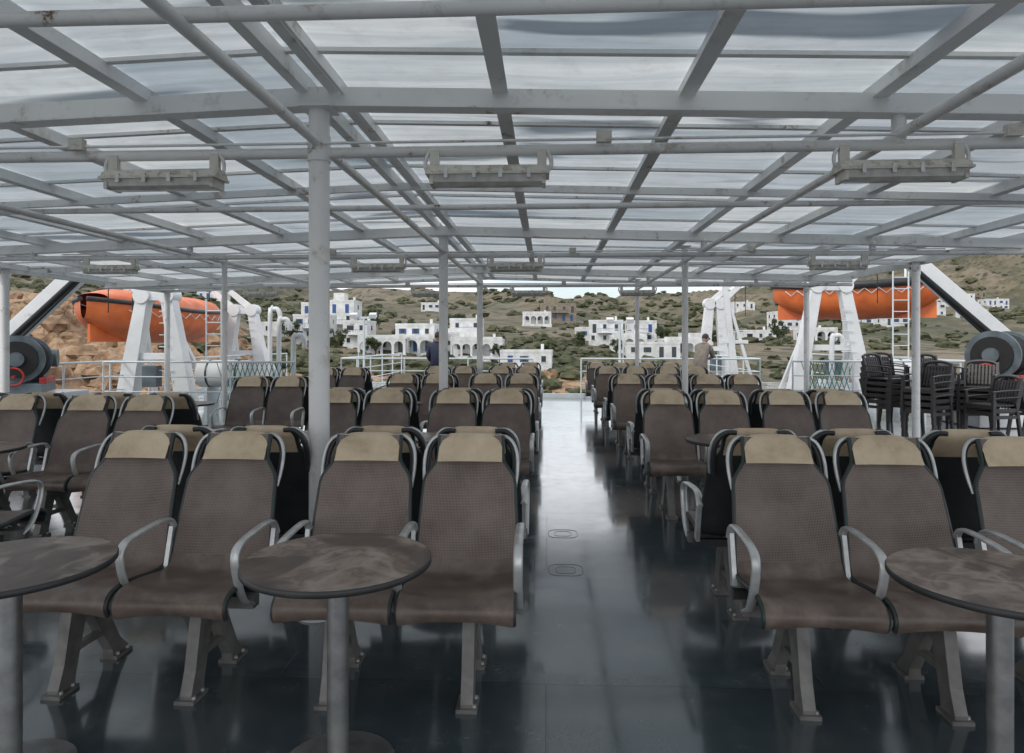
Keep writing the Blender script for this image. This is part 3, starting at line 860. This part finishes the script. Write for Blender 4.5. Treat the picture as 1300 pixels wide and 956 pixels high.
VV = []; FF = []; cnt = 0
M['boulder'] = simple('orange_rock', (.36, .23, .135), (.17, .11, .07), .9, 0, .7)
for k in range(620):
    y = rng.uniform(72, 135); t = rng.uniform(-1.1, -.42) if rng.random() < .7 else rng.uniform(-.4, .6)
    if t > -.42: y = rng.uniform(66, 105)
    x = t * y; r = rng.uniform(.4, 1.7) if t < -.42 else rng.uniform(.4, 1.3)
    jit = 1 + rng.uniform(-.35, .3, (len(IV), 1))
    vv = IV * jit * np.array([r * rng.uniform(.8, 1.5), r, r * rng.uniform(.6, 1.1)]) + np.array([x, y, terr(x, y)])
    VV.append(vv); FF.append(IF + cnt); cnt += len(IV)
me = bpy.data.meshes.new('shore_boulders'); me.from_pydata(np.concatenate(VV).tolist(), [], np.concatenate(FF).tolist()); me.materials.append(M['boulder']); place(me, 'shore_boulders')

# ------------------------------------------------------------------ houses
def arch_wall(b, x0, x1, y, z0, z1, n, dep, k):
    bay = (x1 - x0) / n; pier = bay * .2; rad = (bay - pier) / 2; spring = z0 + min((z1 - z0) * .55, (z1 - z0) - rad - .25)
    for i in range(n):
        a = x0 + i * bay
        b.box((a, y, (z0 + z1) / 2), (pier, dep, z1 - z0), k)
        c = a + bay / 2; K = 8
        P = [(c - rad * math.cos(math.pi * j / K), spring + min(rad, z1 - .2 - spring) * math.sin(math.pi * j / K)) for j in range(K + 1)]
        for j in range(K):
            (xa, za), (xb, zb) = P[j], P[j + 1]
            for yy, fl in ((y - dep / 2, 0), (y + dep / 2, 1)):
                q = [(xa, yy, za), (xb, yy, zb), (xb, yy, z1), (xa, yy, z1)]
                b.add(q if not fl else q[::-1], [(0, 1, 2, 3)], k)
            b.add([(xa, y - dep / 2, za), (xa, y + dep / 2, za), (xb, y + dep / 2, zb), (xb, y - dep / 2, zb)], [(0, 1, 2, 3)], k)
    b.box((x1, y, (z0 + z1) / 2), (pier, dep, z1 - z0), k)
def house(x, y, w, d, fl, arch=0, rot=0, wall='lime', trim='blue', dz=0, tank=False):
    b = MB(); fh = 2.55; h = fl * fh; w *= .86; d *= .85
    b.box((0, 0, h / 2 - 3), (w, d, h + 6), wall)
    for sx, sy, lx, ly in ((0, -1, w + .1, .25), (0, 1, w + .1, .25), (-1, 0, .25, d - .45), (1, 0, .25, d - .45)):
        b.box((sx * (w / 2 - .08), sy * (d / 2 - .08), h + .2), (lx, ly, .45), wall)
    rnd = random.Random(int(x * 13 + y))
    for f in range(fl):
        n = max(2, int(w / 2.5)); z = f * fh
        for i in range(n):
            cx = -w / 2 + w * (i + .5 + rnd.uniform(-.12, .12)) / n
            door = rnd.random() < .35
            ww, hh, zc = (.85, 2.0, z + 1.02) if door else (.75, 1.0, z + 1.45)
            yy = -d / 2
            b.box((cx, yy, zc), (ww, .08, hh), trim if door and rnd.random() < .7 else 'glass')
            if not door:
                b.box((cx, yy - .02, zc - hh / 2 - .05), (ww + .3, .18, .08), wall)
                if rnd.random() < .6:
                    for s in (-1, 1): b.box((cx + s * (ww / 2 + .18), yy - .03, zc), (.32, .06, hh), trim)
        if f > 0 and rnd.random() < .75:
            bw = w * rnd.uniform(.4, .9); b.box((0, -d / 2 - .6, z + .02), (bw, 1.2, .16), wall)
            for q in range(int(bw / .35)): b.box((-bw / 2 + q * .35, -d / 2 - 1.17, z + .55), (.04, .04, .9), trim)
            b.box((0, -d / 2 - 1.17, z + 1.02), (bw, .06, .06), trim)
        for s in (-1, 1):
            for q in range(max(1, int(d / 3.5))):
                cy_ = -d / 2 + d * (q + .5) / max(1, int(d / 3.5)); b.box((s * w / 2, cy_, z + 1.45), (.08, .8, 1.0), 'glass')
    if arch:
        arch_wall(b, -w / 2, w / 2, -d / 2 - 2.2, -.3, 2.5, arch, .35, wall)
        b.box((0, -d / 2 - 1.15, 2.6), (w + .5, 2.5, .2), wall)
        b.box((0, -d / 2 - 1.2, -1.8), (w + .8, 3.0, 3.0), wall)
        b.box((0, -d / 2 - 2.3, 3.0), (w + .4, .18, .6), wall)
    b.box((w * .3, d * .2, h + .8), (.5, .5, 1.2), wall)
    if tank: b.box((-w * .2, d * .1, h + 1.1), (w * .4, d * .5, 2.2), wall)
    z = terr(x, y) + dz
    return b.obj('whitewashed_house' if wall == 'lime' else 'stone_house', (x, y, z), R(rot))
HS = [
 (-.41, 158, 10, 8, 1, 0, 8, 0), (-.345, 146, 9, 8, 2, 0, 5, .5), (-.335, 172, 10, 8, 2, 0, 3, 1), (-.30, 156, 7, 8, 3, 0, 0, .5), (-.278, 142, 6, 7, 2, 0, -4, 0),
 (-.235, 132, 10, 8, 1, 4, 0, .6), (-.19, 136, 9, 8, 2, 3, -2, .4), (-.145, 144, 7, 8, 1, 0, 4, .5), (-.10, 134, 11, 8, 1, 5, 0, .6), (-.118, 150, 8, 7, 2, 3, 0, .4),
 (-.03, 116, 10, 6, 1, 0, -3, .3), (.015, 215, 12, 9, 2, 0, 8, .2), (-.015, 200, 9, 8, 1, 4, 0, .5), (.085, 160, 9, 8, 2, 0, -5, .2), (.115, 150, 8, 7, 1, 3, 0, .4),
 (.06, 168, 7, 7, 1, 0, 5, 0), (.15, 136, 12, 7, 1, 0, 0, .3), (.19, 146, 9, 7, 1, 4, 3, .3), (.135, 170, 8, 8, 2, 0, 0, 0), (.215, 175, 9, 8, 1, 0, 0, 0),
 (.30, 190, 10, 8, 1, 0, 0, 0), (.345, 220, 12, 9, 2, 0, 5, 0), (.38, 185, 9, 8, 1, 3, 0, 0), (.47, 240, 12, 8, 2, 0, -5, 0), (.455, 270, 10, 9, 2, 0, 0, 0),
 (.50, 310, 12, 9, 2, 0, 0, 0), (.56, 345, 14, 9, 2, 0, 8, 0), (.585, 330, 10, 9, 2, 0, 0, 0), (.60, 375, 12, 9, 2, 0, 0, 0), (.555, 385, 12, 9, 1, 0, 0, 0), (.63, 350, 12, 9, 2, 0, 0, 0),
 (.49, 215, 9, 8, 1, 0, 0, 0), (.54, 265, 11, 8, 2, 0, 0, 0), (.6, 290, 10, 8, 1, 0, 0, 0), (-.5, 215, 9, 8, 1, 0, 0, 0), (-.62, 235, 9, 8, 1, 0, 0, 0), (-.3, 240, 8, 7, 1, 0, 0, 0), (-.17, 270, 9, 7, 1, 0, 0, 0), (.28, 310, 11, 8, 1, 0, 0, 0), (.7, 320, 11, 8, 2, 0, 0, 0), (.8, 350, 11, 8, 2, 0, 0, 0)]
for i, (t, y, w, d, fl, ar, rot, dz) in enumerate(HS):
    stone = i in (11, 28)
    house(t * y, y, w, d, fl, ar, rot, 'stone' if stone else 'lime', 'blue' if i % 4 else 'glass', dz, tank=(i in (3, 8, 11)))
for t0, t1, y in ((-.33, -.12, 122), (.03, .24, 126), (-.42, -.28, 132)):
    b = MB(); n = 14
    for i in range(n):
        ta, tb = t0 + (t1 - t0) * i / n, t0 + (t1 - t0) * (i + 1) / n
        za = terr(ta * y, y); zb = terr(tb * y, y); b.beam((ta * y, y, za - .2), (tb * y, y, zb - .2), .5, 2.4, 'stone')
    b.obj('stone_retaining_wall')
def tree(x, y, h):
    b = MB(); z0 = terr(x, y); rr = random.Random(int(x * 7 + y * 3))
    b.tube([(0, 0, -.5), (.1, 0, h * .3), (0, .1, h * .6)], [.22, .16, .08], 'bark', 7)
    for k in range(5):
        a = k * 1.26 + rr.random(); b.tube([(0.05, 0, h * .33), (math.cos(a) * h * .18, math.sin(a) * h * .18, h * .55), (math.cos(a) * h * .3, math.sin(a) * h * .3, h * .7)], [.09, .06, .03], 'bark', 5)
    cl = [(rr.gauss(0, h * .19), rr.gauss(0, h * .19), h * rr.uniform(.42, .95), h * rr.uniform(.09, .17)) for _ in range(12)]
    vs = []; fs = []
    for cx, cy_, cz, cr in cl:
        for _ in range(110):
            d = Vector((rr.gauss(0, 1), rr.gauss(0, 1), rr.gauss(0, .8))).normalized() * cr * rr.uniform(.5, 1.1); p = Vector((cx, cy_, cz)) + d
            u = Vector((rr.gauss(0, 1), rr.gauss(0, 1), rr.gauss(0, 1))).normalized() * h * .035; w = d.cross(u).normalized() * h * .025
            o = len(vs); vs += [p - u, p + w, p + u, p - w]; fs.append((o, o + 1, o + 2, o + 3))
    b.add(vs, fs, 'leaf'); b.obj('leafy_tree', (x, y, z0))
for t, y, h in ((-.255, 126, 4), (-.165, 124, 4), (-.205, 148, 6), (-.31, 133, 4.5), (-.07, 126, 3.5), (.045, 146, 4), (-.38, 140, 5), (.17, 158, 5), (.24, 158, 5), (.10, 138, 3.5), (.33, 175, 6), (-.13, 158, 6), (.42, 205, 7), (-.44, 155, 5), (.0, 132, 3.5), (-.26, 165, 6), (.26, 200, 6), (.5, 240, 7)):
    tree(t * y, y, h)
for t, y in ((-.28, 100), (.11, 104), (.27, 110)):
    b = MB(); b.cyl((0, 0, -1), (0, 0, 7.5), .07, 'rail', 8); b.beam((-.9, 0, 7.5), (.9, 0, 7.5), .08, .08, 'rail')
    for s in (-1, 1): b.box((s * .95, 0, 7.48), (.6, .25, .12), 'grey')
    b.obj('street_lamp', (t * y, y, terr(t * y, y)))

# ------------------------------------------------------------------ world, sun, camera
w = bpy.data.worlds.new('World'); S.world = w; w.use_nodes = True
nt = w.node_tree; bg = nt.nodes['Background']
sky = nt.nodes.new('ShaderNodeTexSky'); sky.sky_type = 'NISHITA'; sky.sun_disc = False
EL, AZ = R(42), R(225)
sky.sun_elevation = EL; sky.sun_rotation = AZ; sky.air_density = 1.0; sky.dust_density = 1.2
tc = nt.nodes.new('ShaderNodeTexCoord'); mp = nt.nodes.new('ShaderNodeMapping'); mp.inputs['Scale'].default_value = (1, 1, 3.5)
nt.links.new(tc.outputs['Generated'], mp.inputs['Vector'])
n = noise_out(nt, mp.outputs[0], 2.6, 5, .6, .3)
fac = ramp(nt, n, [(.36, .35), (.55, .97)])
shade = ramp(nt, n, [(.3, (6.2, 6.7, 7.4)), (.5, (8.8, 9.0, 9.4)), (.7, (12.5, 12.5, 12.6))])
c = mixc(nt, fac, sky.outputs[0], shade)
nt.links.new(c, bg.inputs['Color']); bg.inputs['Strength'].default_value = .15
sl = bpy.data.lights.new('sun', 'SUN'); sl.energy = 1.5; sl.angle = R(11); sl.color = (1, .96, .9)
so = bpy.data.objects.new('sun', sl); S.collection.objects.link(so)
dirv = Vector((math.sin(AZ) * math.cos(EL), math.cos(AZ) * math.cos(EL), math.sin(EL)))
so.rotation_euler = dirv.to_track_quat('Z', 'Y').to_euler()
cam = bpy.data.cameras.new('camera'); co = bpy.data.objects.new('camera', cam); S.collection.objects.link(co)
co.location = (0, 0, 1.5); co.rotation_euler = (R(90), 0, R(2.97)); cam.lens = 24; cam.sensor_width = 36; cam.shift_y = -.0338
cam.clip_start = .05; cam.clip_end = 9000
S.camera = co
S.view_settings.view_transform = 'Standard'; S.view_settings.look = 'None'; S.view_settings.exposure = 0
